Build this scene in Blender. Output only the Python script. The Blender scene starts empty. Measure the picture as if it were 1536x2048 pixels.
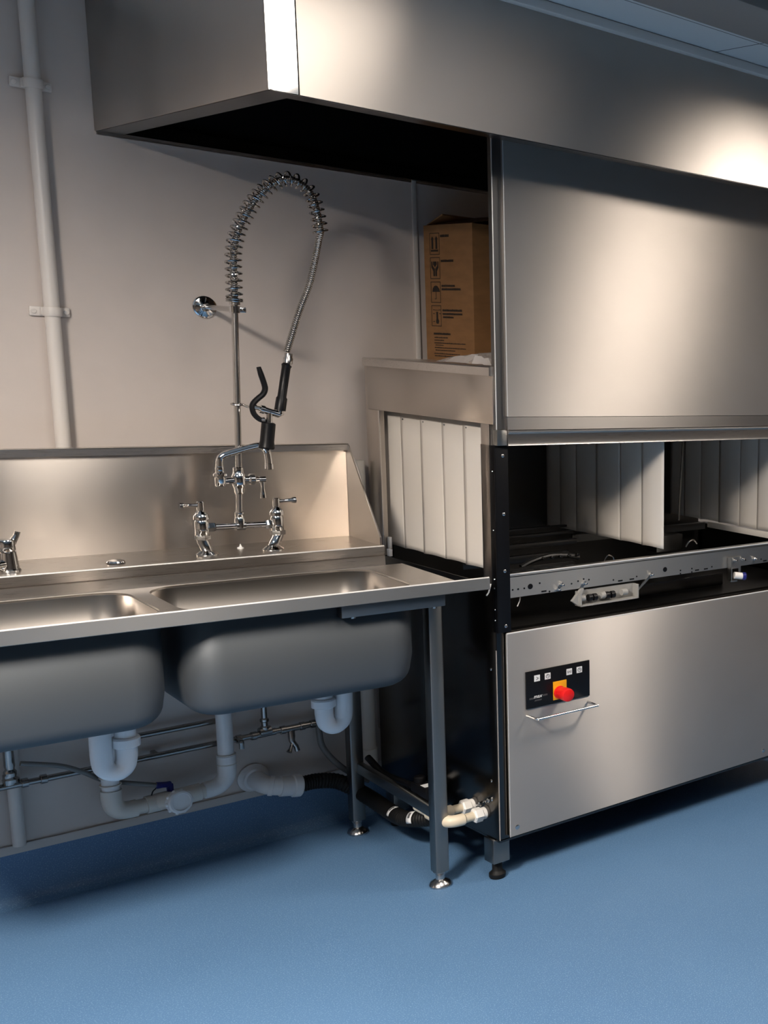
import bpy, bmesh, math, random
from mathutils import Vector, Matrix
random.seed(7)
SC = bpy.context.scene
COL = SC.collection
PI = math.pi

# ------------------------------------------------------------------ materials
def new_mat(name):
    m = bpy.data.materials.new(name); m.use_nodes = True
    nt = m.node_tree; b = nt.nodes['Principled BSDF']
    return m, nt, b
def ramp(nt, src, stops):
    r = nt.nodes.new('ShaderNodeValToRGB')
    while len(r.color_ramp.elements) < len(stops): r.color_ramp.elements.new(0.5)
    for e, (p, c) in zip(r.color_ramp.elements, stops):
        e.position = p; e.color = (c[0], c[1], c[2], 1)
    nt.links.new(src, r.inputs[0]); return r.outputs[0]
def noise(nt, scale, detail=3, stretch=None, coord='Object'):
    tc = nt.nodes.new('ShaderNodeTexCoord'); out = tc.outputs[coord]
    if stretch:
        mp = nt.nodes.new('ShaderNodeMapping'); mp.inputs['Scale'].default_value = stretch
        nt.links.new(out, mp.inputs[0]); out = mp.outputs[0]
    n = nt.nodes.new('ShaderNodeTexNoise'); n.inputs['Scale'].default_value = scale; n.inputs['Detail'].default_value = detail
    nt.links.new(out, n.inputs['Vector']); return n.outputs['Fac']
def remap(nt, src, lo, hi):
    r = nt.nodes.new('ShaderNodeMapRange'); r.inputs[3].default_value = lo; r.inputs[4].default_value = hi
    nt.links.new(src, r.inputs[0]); return r.outputs[0]
def bump(nt, b, src, strength, dist=0.001):
    k = nt.nodes.new('ShaderNodeBump'); k.inputs['Strength'].default_value = strength; k.inputs['Distance'].default_value = dist
    nt.links.new(src, k.inputs['Height']); nt.links.new(k.outputs[0], b.inputs['Normal'])
def plain(name, col, rough=.5, metal=0, bumpy=0, bscale=200, spec=None, var=0):
    m, nt, b = new_mat(name)
    b.inputs['Base Color'].default_value = (*col, 1); b.inputs['Roughness'].default_value = rough; b.inputs['Metallic'].default_value = metal
    if spec is not None: b.inputs['Specular IOR Level'].default_value = spec
    if bumpy: bump(nt, b, noise(nt, bscale), bumpy)
    if var:
        c = ramp(nt, noise(nt, 9, 5), [(0.3, [x*(1-var) for x in col]), (0.7, [min(1, x*(1+var)) for x in col])])
        nt.links.new(c, b.inputs['Base Color'])
    return m
def steel(name, col=(.66, .62, .58), r0=.24, r1=.34, aniso=0.0, grain=0.06, stretch=(3, 60, 300)):
    """brushed stainless steel: fine streaks along x in roughness and height"""
    m, nt, b = new_mat(name)
    b.inputs['Metallic'].default_value = 1
    c = ramp(nt, noise(nt, 2.2, 4), [(.3, [x*.93 for x in col]), (.7, [min(1, x*1.05) for x in col])])
    nt.links.new(c, b.inputs['Base Color'])
    n = noise(nt, 4, 4, stretch)
    nt.links.new(remap(nt, n, r0, r1), b.inputs['Roughness'])
    if grain: bump(nt, b, n, grain, .0006)
    if aniso:
        b.inputs['Anisotropic'].default_value = aniso
        t = nt.nodes.new('ShaderNodeTangent'); t.direction_type = 'RADIAL'; t.axis = 'Z'
        nt.links.new(t.outputs[0], b.inputs['Tangent'])
        b.inputs['Anisotropic Rotation'].default_value = ANISO_ROT
    return m
ANISO_ROT = 0.25
M = {}
M['steel'] = steel('stainless_steel')
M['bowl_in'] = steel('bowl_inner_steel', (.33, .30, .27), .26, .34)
M['panel'] = steel('brushed_panel_steel', (.64, .59, .54), .46, .54, .98, .06)
M['panel'].node_tree.nodes['Principled BSDF'].inputs['Metallic'].default_value = .82
M['hood'] = steel('hood_brushed_steel', (.56, .515, .47), .30, .38, .85, .04)
M['door'] = steel('brushed_door_steel', (.60, .545, .49), .36, .44, .96, .05)
M['door'].node_tree.nodes['Principled BSDF'].inputs['Metallic'].default_value = .86
M['splash'] = steel('splashback_steel', (.58, .53, .48), .28, .35, .98, .04)
M['bright_trim'] = steel('polished_corner_steel', (.93, .92, .90), .05, .08, 0, 0)
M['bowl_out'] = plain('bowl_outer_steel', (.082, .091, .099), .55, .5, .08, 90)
M['dark_steel'] = steel('shadowed_side_steel', (.085, .082, .08), .16, .26, 0, .03)  # plain steel darkened, the shadow on the cabinet side is in its colour
M['tube_steel'] = steel('leg_tube_steel', (.27, .268, .26), .34, .42, .8, .03)
M['rail_steel'] = steel('rail_steel', (.44, .43, .41), .36, .44, .8, .03)
M['channel'] = steel('grey_channel_steel', (.20, .195, .19), .35, .42, .5, .03)
M['spring'] = plain('dark_spring_chrome', (.42, .41, .40), .08, 1)
M['rim'] = steel('rim_brushed_steel', (.33, .318, .30), .42, .50, .95, .06)
M['rim'].node_tree.nodes['Principled BSDF'].inputs['Metallic'].default_value = .8
M['edge'] = plain('bright_folded_edge', (.86, .84, .81), .32, .4)  # pale colour carries the highlight along rolled and folded steel edges
M['chrome'] = plain('chrome', (.70, .69, .68), .06, 1)
M['satin_chrome'] = plain('satin_chrome', (.55, .53, .51), .22, 1)
M['pipe_chrome'] = plain('dull_chrome_pipe', (.33, .32, .31), .2, 1)
M['black_plastic'] = plain('black_plastic', (.005, .005, .006), .38, spec=.25)
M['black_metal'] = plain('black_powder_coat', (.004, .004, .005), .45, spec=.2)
M['chamber'] = steel('shaded_chamber_steel', (.10, .097, .093), .3, .4, 0, .03)  # shade inside the dishwasher put into a darkened steel colour
M['black_rubber'] = plain('black_rubber', (.006, .006, .006), .55, spec=.25)
M['wall'] = plain('painted_wall', (.56, .50, .458), .62, 0, .10, 140, var=.03)
M['wall_far'] = plain('far_wall_paint', (.21, .172, .14), .6)
M['wall_panel'] = plain('painted_wall_board', (.36, .34, .32), .6, 0, .06, 140)
M['white_paint'] = plain('white_gloss_paint', (.62, .58, .54), .38, 0, .05, 60)
M['skirt_cap'] = plain('pale_cap_strip', (.50, .47, .44), .5)
M['pvc'] = plain('white_pvc', (.72, .72, .72), .32)
M['pvc_bright'] = plain('white_trap_plastic', (.76, .76, .77), .28)
M['pvc_grey'] = plain('aged_pvc', (.62, .585, .53), .4)
M['cream'] = plain('cream_plastic', (.70, .60, .45), .35)
M['nut_white'] = plain('white_nylon', (.83, .80, .75), .35)
M['curtain'] = plain('white_vinyl_flap', (.70, .65, .585), .5, 0, .05, 30)
M['white_label'] = plain('white_label', (.75, .75, .74), .5)
M['grey_print'] = plain('grey_print', (.12, .12, .12), .5)
M['dim_print'] = plain('dim_grey_print', (.045, .045, .047), .5)
M['red'] = plain('red_plastic', (.72, .012, .012), .32)
M['yellow'] = plain('amber_plate', (.80, .36, .01), .4)
M['blue_plastic'] = plain('dark_blue_plastic', (.012, .015, .16), .35)
M['grey_tube'] = plain('grey_hose', (.16, .16, .155), .45)
M['ceil_tile'] = None
M['ink'] = plain('dark_ink', (.012, .006, .003), .7)
M['tile_beam'] = plain('painted_bulkhead', (.22, .20, .185), .6)
M['grey_guide'] = plain('grey_guide_plastic', (.32, .31, .29), .45)

def cardboard():
    m, nt, b = new_mat('cardboard')
    c = ramp(nt, noise(nt, 14, 5, (1, 1, 3)), [(.3, (.20, .097, .034)), (.7, (.25, .122, .044))])
    nt.links.new(c, b.inputs['Base Color']); b.inputs['Roughness'].default_value = .75
    bump(nt, b, noise(nt, 60, 3, (1, 6, .4)), .12); return m
M['card'] = cardboard()

def vinyl():
    m, nt, b = new_mat('blue_safety_vinyl')
    base = ramp(nt, noise(nt, 1.6, 4), [(.3, (.076, .166, .305)), (.7, (.092, .192, .342))])
    sp = ramp(nt, noise(nt, 330, 2), [(.56, (0, 0, 0)), (.66, (1, 1, 1))])
    mx = nt.nodes.new('ShaderNodeMixRGB'); mx.inputs[2].default_value = (.17, .29, .45, 1)
    nt.links.new(sp, mx.inputs[0]); nt.links.new(base, mx.inputs[1])
    nt.links.new(mx.outputs[0], b.inputs['Base Color'])
    nt.links.new(remap(nt, noise(nt, 4, 4), .42, .56), b.inputs['Roughness'])
    bump(nt, b, noise(nt, 260, 2), .18, .0008); return m
M['vinyl'] = vinyl()

def ceiling_mat():
    m, nt, b = new_mat('ceiling_tiles')
    tc = nt.nodes.new('ShaderNodeTexCoord'); sp = nt.nodes.new('ShaderNodeSeparateXYZ'); nt.links.new(tc.outputs['Object'], sp.inputs[0])
    outs = []
    for ax, off in ((0, 2.20), (1, 2.445)):
        a = nt.nodes.new('ShaderNodeMath'); a.operation = 'ADD'; a.inputs[1].default_value = 12 - off + .002
        nt.links.new(sp.outputs[ax], a.inputs[0])
        mo = nt.nodes.new('ShaderNodeMath'); mo.operation = 'MODULO'; mo.inputs[1].default_value = .6; nt.links.new(a.outputs[0], mo.inputs[0])
        lt = nt.nodes.new('ShaderNodeMath'); lt.operation = 'LESS_THAN'; lt.inputs[1].default_value = .004; nt.links.new(mo.outputs[0], lt.inputs[0])
        outs.append(lt.outputs[0])
    mx = nt.nodes.new('ShaderNodeMath'); mx.operation = 'MAXIMUM'; nt.links.new(outs[0], mx.inputs[0]); nt.links.new(outs[1], mx.inputs[1])
    c = nt.nodes.new('ShaderNodeMixRGB'); c.inputs[1].default_value = (.56, .57, .56, 1); c.inputs[2].default_value = (.07, .07, .07, 1)
    nt.links.new(mx.outputs[0], c.inputs[0]); nt.links.new(c.outputs[0], b.inputs['Base Color']); b.inputs['Roughness'].default_value = .8
    return m
M['ceil_tile'] = ceiling_mat()

def film():
    m, nt, b = new_mat('clear_plastic_film')
    b.inputs['Base Color'].default_value = (.78, .75, .74, 1); b.inputs['Roughness'].default_value = .18
    b.inputs['Alpha'].default_value = .42; b.inputs['Specular IOR Level'].default_value = .9
    return m
M['film'] = film()

def emit(name, col, s):
    m, nt, b = new_mat(name)
    b.inputs['Base Color'].default_value = (.9, .9, .9, 1)
    b.inputs['Emission Color'].default_value = (*col, 1); b.inputs['Emission Strength'].default_value = s
    return m

# ------------------------------------------------------------------ mesh builder
def frame_from(d):
    d = Vector(d).normalized()
    u = Vector((0, 0, 1)) if abs(d.z) < .9 else Vector((1, 0, 0))
    a = u.cross(d).normalized(); b = d.cross(a).normalized()
    return a, b, d
class MB:
    def __init__(self): self.bm = bmesh.new()
    def _merge(self, t, mtx=None):
        if mtx is not None: bmesh.ops.transform(t, matrix=mtx, verts=t.verts)
        me = bpy.data.meshes.new('tmp'); t.to_mesh(me); t.free(); self.bm.from_mesh(me); bpy.data.meshes.remove(me); return self
    def box(self, x0, x1, y0, y1, z0, z1, bev=0, seg=2, rot=None):
        t = bmesh.new(); bmesh.ops.create_cube(t, size=1)
        bmesh.ops.scale(t, vec=(abs(x1-x0), abs(y1-y0), abs(z1-z0)), verts=t.verts)
        if bev: bmesh.ops.bevel(t, geom=t.edges[:], offset=bev, segments=seg, affect='EDGES', profile=.5)
        mtx = Matrix.Translation(((x0+x1)/2, (y0+y1)/2, (z0+z1)/2))
        if rot: mtx = mtx @ rot
        return self._merge(t, mtx)
    def tube(self, pts, r, seg=14, caps=True, closed=False):
        pts = [Vector(p) for p in pts]; n = len(pts)
        rs = r if isinstance(r, (list, tuple)) else [r]*n
        bm = self.bm; rings = []
        tang = []
        for i in range(n):
            if closed: d = pts[(i+1) % n]-pts[(i-1) % n]
            else: d = pts[min(i+1, n-1)]-pts[max(i-1, 0)]
            tang.append(d.normalized() if d.length > 1e-9 else Vector((0, 0, 1)))
        a, b, _ = frame_from(tang[0])
        for i in range(n):
            if i:
                q = tang[i-1].rotation_difference(tang[i]); a = q @ a
            a = (a - tang[i]*a.dot(tang[i])).normalized(); b = tang[i].cross(a)
            rings.append([bm.verts.new(pts[i]+(a*math.cos(2*PI*k/seg)+b*math.sin(2*PI*k/seg))*rs[i]) for k in range(seg)])
        m = n if closed else n-1
        for i in range(m):
            A = rings[i]; B = rings[(i+1) % n]
            for k in range(seg): bm.faces.new((A[k], A[(k+1) % seg], B[(k+1) % seg], B[k]))
        if caps and not closed:
            bm.faces.new(list(reversed(rings[0]))); bm.faces.new(rings[-1])
        return self
    def lathe(self, prof, o=(0, 0, 0), d=(0, 0, 1), seg=24, hexa=False):
        """prof: list of (radius, distance along d)"""
        o = Vector(o); a, b, d = frame_from(d); bm = self.bm; s = 6 if hexa else seg; rings = []
        for r, h in prof:
            r = max(r, 1e-5)
            rings.append([bm.verts.new(o+d*h+(a*math.cos(2*PI*k/s)+b*math.sin(2*PI*k/s))*r) for k in range(s)])
        for A, B in zip(rings, rings[1:]):
            for k in range(s): bm.faces.new((A[k], A[(k+1) % s], B[(k+1) % s], B[k]))
        bm.faces.new(list(reversed(rings[0]))); bm.faces.new(rings[-1]); return self
    def cyl(self, p0, p1, r, seg=18, bev=.0008):
        p0 = Vector(p0); p1 = Vector(p1); L = (p1-p0).length; bv = min(bev, r*.4, L*.3)
        return self.lathe([(r-bv, 0), (r, bv), (r, L-bv), (r-bv, L)], p0, p1-p0, seg)
    def hexnut(self, p0, p1, r):
        p0 = Vector(p0); p1 = Vector(p1); L = (p1-p0).length
        return self.lathe([(r*.9, 0), (r, L*.12), (r, L*.88), (r*.9, L)], p0, p1-p0, hexa=True)
    def ball(self, c, r, sc=(1, 1, 1), sub=3):
        t = bmesh.new(); bmesh.ops.create_icosphere(t, subdivisions=sub, radius=r)
        return self._merge(t, Matrix.Translation(c) @ Matrix.Diagonal((*sc, 1)))
    def prism(self, poly, ax, c0, c1):
        """poly of 2D points in the plane normal to axis ax (0:x ->(y,z), 1:y ->(x,z), 2:z ->(x,y)), extruded c0..c1"""
        bm = self.bm
        def P(p, c): return {0: (c, p[0], p[1]), 1: (p[0], c, p[1]), 2: (p[0], p[1], c)}[ax]
        A = [bm.verts.new(P(p, c0)) for p in poly]; B = [bm.verts.new(P(p, c1)) for p in poly]; n = len(poly)
        bm.faces.new(A); bm.faces.new(list(reversed(B)))
        for k in range(n): bm.faces.new((A[k], B[k], B[(k+1) % n], A[(k+1) % n]))
        return self
    def sheet(self, rows):
        bm = self.bm; R = [[bm.verts.new(p) for p in row] for row in rows]
        for a, b in zip(R, R[1:]):
            for k in range(len(a)-1): bm.faces.new((a[k], a[k+1], b[k+1], b[k]))
        return self
    def loops(self, Ls, close0=False, close1=False):
        bm = self.bm; R = [[bm.verts.new(p) for p in l] for l in Ls]; n = len(R[0])
        for a, b in zip(R, R[1:]):
            for k in range(n): bm.faces.new((a[k], a[(k+1) % n], b[(k+1) % n], b[k]))
        if close0: bm.faces.new(list(reversed(R[0])))
        if close1: bm.faces.new(R[-1])
        return self

class Frame:
    def __init__(s, x, y, th): s.x, s.y, s.th = x, y, th
    def w(s, p):
        c, n = math.cos(s.th), math.sin(s.th)
        return Vector((s.x+c*p[0]-n*p[1], s.y+n*p[0]+c*p[1], p[2]))
W = Frame(0, 0, 0)
K = Frame(1.660, 2.874, -0.04486)      # sink bench: origin under its front right corner
D = Frame(1.726, 2.898, 0.0132)        # dishwasher: origin under its front left corner
BASE = {}
def setp(o, label=None, cat=None, group=None, kind=None):
    if label: o['label'] = label
    if cat: o['category'] = cat
    if group: o['group'] = group
    if kind: o['kind'] = kind
    return o
def thing(name, label, cat, fr=W, base=(0, 0, 0), group=None):
    o = bpy.data.objects.new(name, None); COL.objects.link(o); o.empty_display_size = .05
    o.location = fr.w(base); o.rotation_euler = (0, 0, fr.th)
    BASE[o.name] = Vector(base)
    return setp(o, label, cat, group)
def finish(mb, name, mat, off, ang=35, solid=None, sub=0):
    bm = mb.bm
    bmesh.ops.remove_doubles(bm, verts=bm.verts, dist=1e-6)
    bmesh.ops.recalc_face_normals(bm, faces=bm.faces)
    bmesh.ops.translate(bm, vec=-off, verts=bm.verts)
    me = bpy.data.meshes.new(name); bm.to_mesh(me); bm.free()
    me.materials.append(mat)
    for p in me.polygons: p.use_smooth = True
    me.set_sharp_from_angle(angle=math.radians(ang))
    o = bpy.data.objects.new(name, me); COL.objects.link(o)
    if solid:
        s = o.modifiers.new('s', 'SOLIDIFY'); s.thickness = solid; s.offset = 0
    if sub:
        s = o.modifiers.new('u', 'SUBSURF'); s.levels = sub; s.render_levels = sub
    return o
def part(mb, name, mat, parent, label=None, **kw):
    off = BASE[parent.name]
    o = finish(mb, name, mat if not isinstance(mat, str) else M[mat], off, **kw)
    o.parent = parent; BASE[o.name] = off.copy()
    if label: o['label'] = label
    return o
def single(mb, name, mat, label, cat, fr=W, base=(0, 0, 0), group=None, kind=None, **kw):
    o = finish(mb, name, mat if not isinstance(mat, str) else M[mat], Vector(base), **kw)
    o.location = fr.w(base); o.rotation_euler = (0, 0, fr.th); BASE[o.name] = Vector(base)
    return setp(o, label, cat, group, kind)
def struct(mb, name, mat, **kw):
    o = finish(mb, name, M[mat], Vector((0, 0, 0)), **kw); o['kind'] = 'structure'; return o

def catmull(pts, n=8):
    P = [Vector(p) for p in pts]; P = [P[0]*2-P[1]]+P+[P[-1]*2-P[-2]]; out = []
    for i in range(1, len(P)-2):
        a, b, c, d = P[i-1:i+3]
        for k in range(n):
            t = k/n
            out.append(.5*((2*b)+(c-a)*t+(2*a-5*b+4*c-d)*t*t+(-a+3*b-3*c+d)*t**3))
    out.append(P[-2]); return out
def rr(x0, x1, y0, y1, r, n=8):
    """rounded rectangle, counter-clockwise from the bottom right arc; n must be even"""
    out = []
    for cx, cy, a0 in ((x1-r, y0+r, -PI/2), (x1-r, y1-r, 0), (x0+r, y1-r, PI/2), (x0+r, y0+r, PI)):
        for k in range(n+1):
            a = a0+PI/2*k/n; out.append((cx+r*math.cos(a), cy+r*math.sin(a)))
    return out
def cell(x0, x1, y0, y1, hole, n=8):
    """outer loop of points on rect x0..x1,y0..y1 facing each hole point"""
    cs = [(x1, y0), (x1, y1), (x0, y1), (x0, y0)]; out = []
    for c in range(4):
        arc = hole[c*(n+1):(c+1)*(n+1)]; cx, cy = cs[c]
        for k, p in enumerate(arc):
            f = k/(n/2)
            horiz_first = c in (0, 2)
            if k <= n/2:
                s = arc[0]
                out.append((s[0]+(cx-s[0])*f, cy) if horiz_first else (cx, s[1]+(cy-s[1])*f))
            else:
                e = arc[-1]; g = f-1
                out.append((cx, cy+(e[1]-cy)*g) if horiz_first else (cx+(e[0]-cx)*g, cy))
    return out
def txt(body, size, shear=0, ext=.0003):
    c = bpy.data.curves.new('t', 'FONT'); c.body = body; c.size = size; c.extrude = ext; c.shear = shear; c.align_x = 'LEFT'
    o = bpy.data.objects.new('t', c); COL.objects.link(o)
    dg = bpy.context.evaluated_depsgraph_get(); dg.update()
    me = bpy.data.meshes.new_from_object(o.evaluated_get(dg)); bm = bmesh.new(); bm.from_mesh(me)
    bpy.data.objects.remove(o); bpy.data.curves.remove(c); bpy.data.meshes.remove(me); return bm

# ------------------------------------------------------------------ camera
cd = bpy.data.cameras.new('camera'); cam = bpy.data.objects.new('camera', cd); COL.objects.link(cam)
R0 = (0.618982, -0.783866, 0.048993); R1 = (-0.107263, -0.146121, -0.983434); R2 = (0.778044, 0.603473, -0.174530)
def _orth(a, b):
    a = Vector(a).normalized(); b = Vector(b); b = (b-a*a.dot(b)).normalized(); return a, b, a.cross(b)
f_, r_, d_ = _orth(R2, R0)
rgt = r_; up = rgt.cross(f_)
mt = Matrix((( rgt.x, up.x, -f_.x, 0), (rgt.y, up.y, -f_.y, 0), (rgt.z, up.z, -f_.z, 0), (0, 0, 0, 1)))
cam.matrix_world = Matrix.Translation((0, 0, 1.525)) @ mt
cd.sensor_fit = 'HORIZONTAL'; cd.sensor_width = 36; cd.lens = 2338.4563/1536*36
cd.shift_x = -1147.177/1536; cd.shift_y = 118.462/1536
cd.clip_start = .02; cd.clip_end = 60
SC.camera = cam

# ------------------------------------------------------------------ the room
XL, XR, YF, YB, ZC = -2.4, 5.2, -2.6, 3.68, 2.32
struct(MB().box(XL-.1, XR+.1, YF-.1, YB+.1, -.1, 0), 'floor', 'vinyl')
struct(MB().box(XL-.1, XR+.1, YF-.1, YB+.1, ZC, ZC+.1), 'ceiling', 'ceil_tile')
struct(MB().box(XL, XR, YB, YB+.1, 0, ZC), 'wall_back', 'wall')
struct(MB().box(XL, XR, YF-.1, YF, 0, ZC), 'wall_front', 'wall_far')
struct(MB().box(XL-.1, XL, YF, YB, 0, ZC), 'wall_left', 'wall_far')
struct(MB().box(XR, XR+.1, YF, YB, 0, ZC), 'wall_right', 'wall_far')
cove = [(YB, .142)]+[(YB-.004, .142)]+[(YB-.004-.03*(1-math.cos(a)), .0315-.03*math.sin(a)) for a in [PI/2*k/6 for k in range(7)]]+[(YB-.036, .0006), (YB, .0006)]
struct(MB().prism(cove, 0, XL, XR), 'baseboard_back', 'vinyl')
struct(MB().box(XL, XR, YB-.009, YB, .142, .166, .002), 'trim_1', 'skirt_cap')
struct(MB().box(1.893, 1.907, YB-.008, YB, .17, 1.999, .002), 'trim_2', 'white_paint')
struct(MB().box(1.01, XR, 2.615, 2.645, 2.296, 2.319, .003), 'trim_3', 'white_paint')
struct(MB().box(1.74, XR, 2.14, 2.362, 2.297, 2.3195, .002), 'trim_4', 'tile_beam')

# ceiling light panels (out of the frame, they light the room and show as reflections)
def ceiling_light(x, y, sx, sy, e, col, label, drop=.017):
    t = thing('ceiling_light', label, 'light', W, (x, y, 2.30), 'recessed ceiling light panels')
    mb = MB(); w = .02
    for a in ((-sx/2-w, sx/2+w, -sy/2-w, -sy/2), (-sx/2-w, sx/2+w, sy/2, sy/2+w), (-sx/2-w, -sx/2, -sy/2, sy/2), (sx/2, sx/2+w, -sy/2, sy/2)):
        mb.box(x+a[0], x+a[1], y+a[2], y+a[3], 2.319-drop, 2.319)
    part(mb, 'frame', 'channel', t)
    part(MB().box(x-sx/2, x+sx/2, y-sy/2, y+sy/2, 2.308, 2.316), 'diffuser', emit('lit_diffuser', col, e), t)
WARM = (1, .90, .80)
ceiling_light(-.38, 1.60, .40, .60, 142, WARM, 'ceiling light panel above and left of the sink bench', .055)
ceiling_light(1.30, 1.60, .50, 1.40, 4.6, WARM, 'large ceiling light panel in front of the extraction hood')
ceiling_light(1.97, 1.42, .50, 1.20, .8, WARM, 'dimmer large ceiling light panel in front of the extraction hood')
ceiling_light(3.24, 1.60, .56, .56, 20, WARM, 'ceiling light panel to the right of the dishwasher', .045)

# ------------------------------------------------------------------ sink bench
sink = thing('sink_bench', 'stainless steel double bowl catering sink bench with splashback and square legs', 'sink', K, (-.6, .33, 0))
XE, XS = -.055, -1.62         # right edge of deck, left end of the bench
YD = .395                      # where the tap ledge rises
ZD = .885
N = 8
bowls = [(-.692, -.163, .050, .385), (-1.262, -.728, .050, .385)]
mb = MB(); cuts = [XE, -.710, -1.29]
for i, (a, b, c, d) in enumerate(bowls):
    h = rr(a, b, c, d, .075, N); o = cell(cuts[i+1], cuts[i], .018, YD, h, N)
    lip = rr(a, b, c, d, .075, N)
    mb.loops([[(p[0], p[1], ZD) for p in o], [(p[0], p[1], ZD) for p in h], [(p[0], p[1], ZD-.006) for p in lip]])
mb.sheet([[(XS, .018, ZD), (cuts[2], .018, ZD)], [(XS, YD, ZD), (cuts[2], YD, ZD)]])
# front rim: rolled edge and front apron
rim = [(.018, ZD), (.014, .896), (.010, .899), (.004, .900), (0, .898), (0, .868), (.004, .866), (.014, .866), (.016, .870), (.016, ZD-.004)]
part(mb, 'worktop', 'steel', sink)
fr_ = part(MB().prism(rim, 0, XS, .002), 'front_rim', 'rim', sink)
part(MB().tube([(XS, .0035, .8985), (.001, .0035, .8985)], .0028, 12), 'rolled_edge', 'edge', fr_)
M_ledge = part(MB().tube([(XS, .4015, .9385), (-.101, .4015, .9385)], .0022, 10), 'rolled_edge', 'edge', sink)
# raised tap ledge
led = [(YD+.002, ZD), (YD+.004, .911), (YD+.012, .9125), (YD+.012, .9155), (YD+.004, .917), (YD+.004, .937), (YD+.007, .940), (.614, .940), (.614, .90), (YD+.03, .88)]
part(MB().prism(led, 0, XS, -.100), 'tap_ledge', 'steel', sink)
part(MB().box(XS, -.108, .614, .624, .90, 1.205, .001), 'splashback', 'splash', sink)
cap = [(.602, 1.192), (.602, 1.2085), (.604, 1.211), (.640, 1.211), (.640, 1.195), (.624, 1.192)]
part(MB().prism(cap, 0, XS, -.104), 'splashback_rim', 'steel', sink)
end = [(.614, .94), (.614, 1.200), (.600, 1.207), (.41, .962), (.41, .94)]
part(MB().prism(end, 0, -.108, -.103), 'end_upstand', 'splash', sink)
def bowl(a, b, c, d):
    rows = []
    def L(ins, z, r): return [(p[0], p[1], z) for p in rr(a+ins, b-ins, c+ins, d-ins, r, N)]
    rows += [L(0, ZD-.005, .075), L(0, .70, .075)]
    for k in range(1, 8):
        t = PI/2*k/7; rows.append(L(.004+.052*(1-math.cos(t)), .670-.052*math.sin(t), max(.02, .075-.052*(1-math.cos(t))*.9)))
    return MB().loops(rows, close1=True)
for bw in bowls:
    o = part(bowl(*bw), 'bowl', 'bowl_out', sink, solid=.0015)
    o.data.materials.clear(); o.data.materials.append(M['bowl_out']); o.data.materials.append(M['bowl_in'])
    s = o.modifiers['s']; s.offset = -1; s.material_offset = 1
    cx = (bw[0]+bw[1])/2
    part(MB().lathe([(.038, .614), (.042, .616), (.042, .621), (.036, .621), (.030, .619), (.001, .618)], (cx, .25, 0)), 'drain', 'chrome', o)
# legs with adjustable feet
def sink_leg(x, y, top):
    l = part(MB().box(x-.019, x+.019, y-.019, y+.019, .045, top, .004), 'leg', 'tube_steel', sink)
    part(MB().lathe([(.019, .046), (.016, .040), (.012, .034), (.012, .022), (.026, .014), (.030, .006), (.028, .0005)], (x, y, 0)), 'foot', 'satin_chrome', l)
for x in (-.092, -1.52):
    sink_leg(x, .138, .862); sink_leg(x-.012 if x > -1 else x, .655, .89)
    part(MB().box(x-.014, x+.006, .157, .640, .200, .232, .003), 'leg_brace', 'tube_steel', sink)
part(MB().box(-.372, -.112, .018, .047, .833, .868, .002), 'support_channel', 'channel', sink)
for x in (-.34, -.135): part(MB().hexnut((x, .033, .833), (x, .033, .827), .006), 'bolt', 'satin_chrome', sink)
part(MB().lathe([(.017, 0), (.020, .002), (.018, .006), (.010, .009), (.001, .010)], (-.721, .464, .940)), 'tap_hole_plug', 'chrome', sink)
part(MB().lathe([(.008, 0), (.008, .002), (.004, .004)], (-.42, .54, .940)).prism([(-.424, .94), (-.416, .94), (-.420, .953)], 1, .538, .542), 'sealant_tab', 'white_label', sink)

# ------------------------------------------------------------------ pre-rinse spray tap
TY = .480
tap = thing('pre_rinse_tap', 'chrome bridge tap with tall spring hose, spray gun and short spout behind the right bowl', 'tap', K, (-.44, TY, .940))
def pillar(bx, px, hx):
    mb = MB()
    mb.lathe([(.026, 0), (.026, .003), (.020, .008), (.015, .012)], (bx, TY-.004, .940))
    mb.tube(catmull([(bx, TY-.004, .948), (bx*.65+px*.35, TY-.004, .960), (px, TY, .978), (px, TY, .990)], 5), .0135, 16)
    mb.hexnut((px, TY, .980), (px, TY, .993), .019)
    mb.lathe([(.015, .990), (.0165, .994), (.0165, 1.026), (.014, 1.032), (.0185, 1.034), (.0185, 1.040), (.017, 1.045), (.012, 1.052), (.008, 1.056), (.007, 1.062)], (px, TY, 0))
    s = 1 if hx > px else -1
    mb.hexnut((px+s*.012, TY, 1.012) if px < -.4 else (px-.012, TY, 1.010), (px+.030, TY, 1.012) if px < -.4 else (px-.030, TY, 1.010), .013)
    p = part(mb, 'tap_pillar', 'chrome', tap)
    h = MB().lathe([(.009, 1.058), (.009, 1.078), (.007, 1.080)], (px, TY, 0))
    h.tube([(px, TY, 1.070), (px+s*.018, TY-.001, 1.071), (px+s*.036, TY-.002, 1.072), (px+s*.040, TY-.002, 1.072), (px+s*.048, TY-.002, 1.072)], [.006, .0045, .0055, .0085, .0085], 12)
    part(h, 'lever_handle', 'chrome', p)
pillar(-.518, -.526, -.57); pillar(-.362, -.347, -.30)
part(MB().tube([(-.505, TY, 1.012), (-.361, TY, 1.010)], .0085).cyl((-.449, TY, 1.011), (-.425, TY, 1.011), .0125).lathe([(.013, 1.006), (.013, 1.028), (.0105, 1.034), (.0115, 1.036), (.0115, 1.046), (.009, 1.048)], (-.437, TY, 0)), 'bridge_pipe', 'chrome', tap)
part(MB().tube([(-.437, TY, 1.04), (-.432, TY, 1.16), (-.4195, TY, 1.60)], .0078, 16).lathe([(.0125, 0), (.0125, .012), (.010, .014)], (-.4195, TY, 1.583)), 'riser_pole', 'satin_chrome', tap)
mb = MB()
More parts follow.
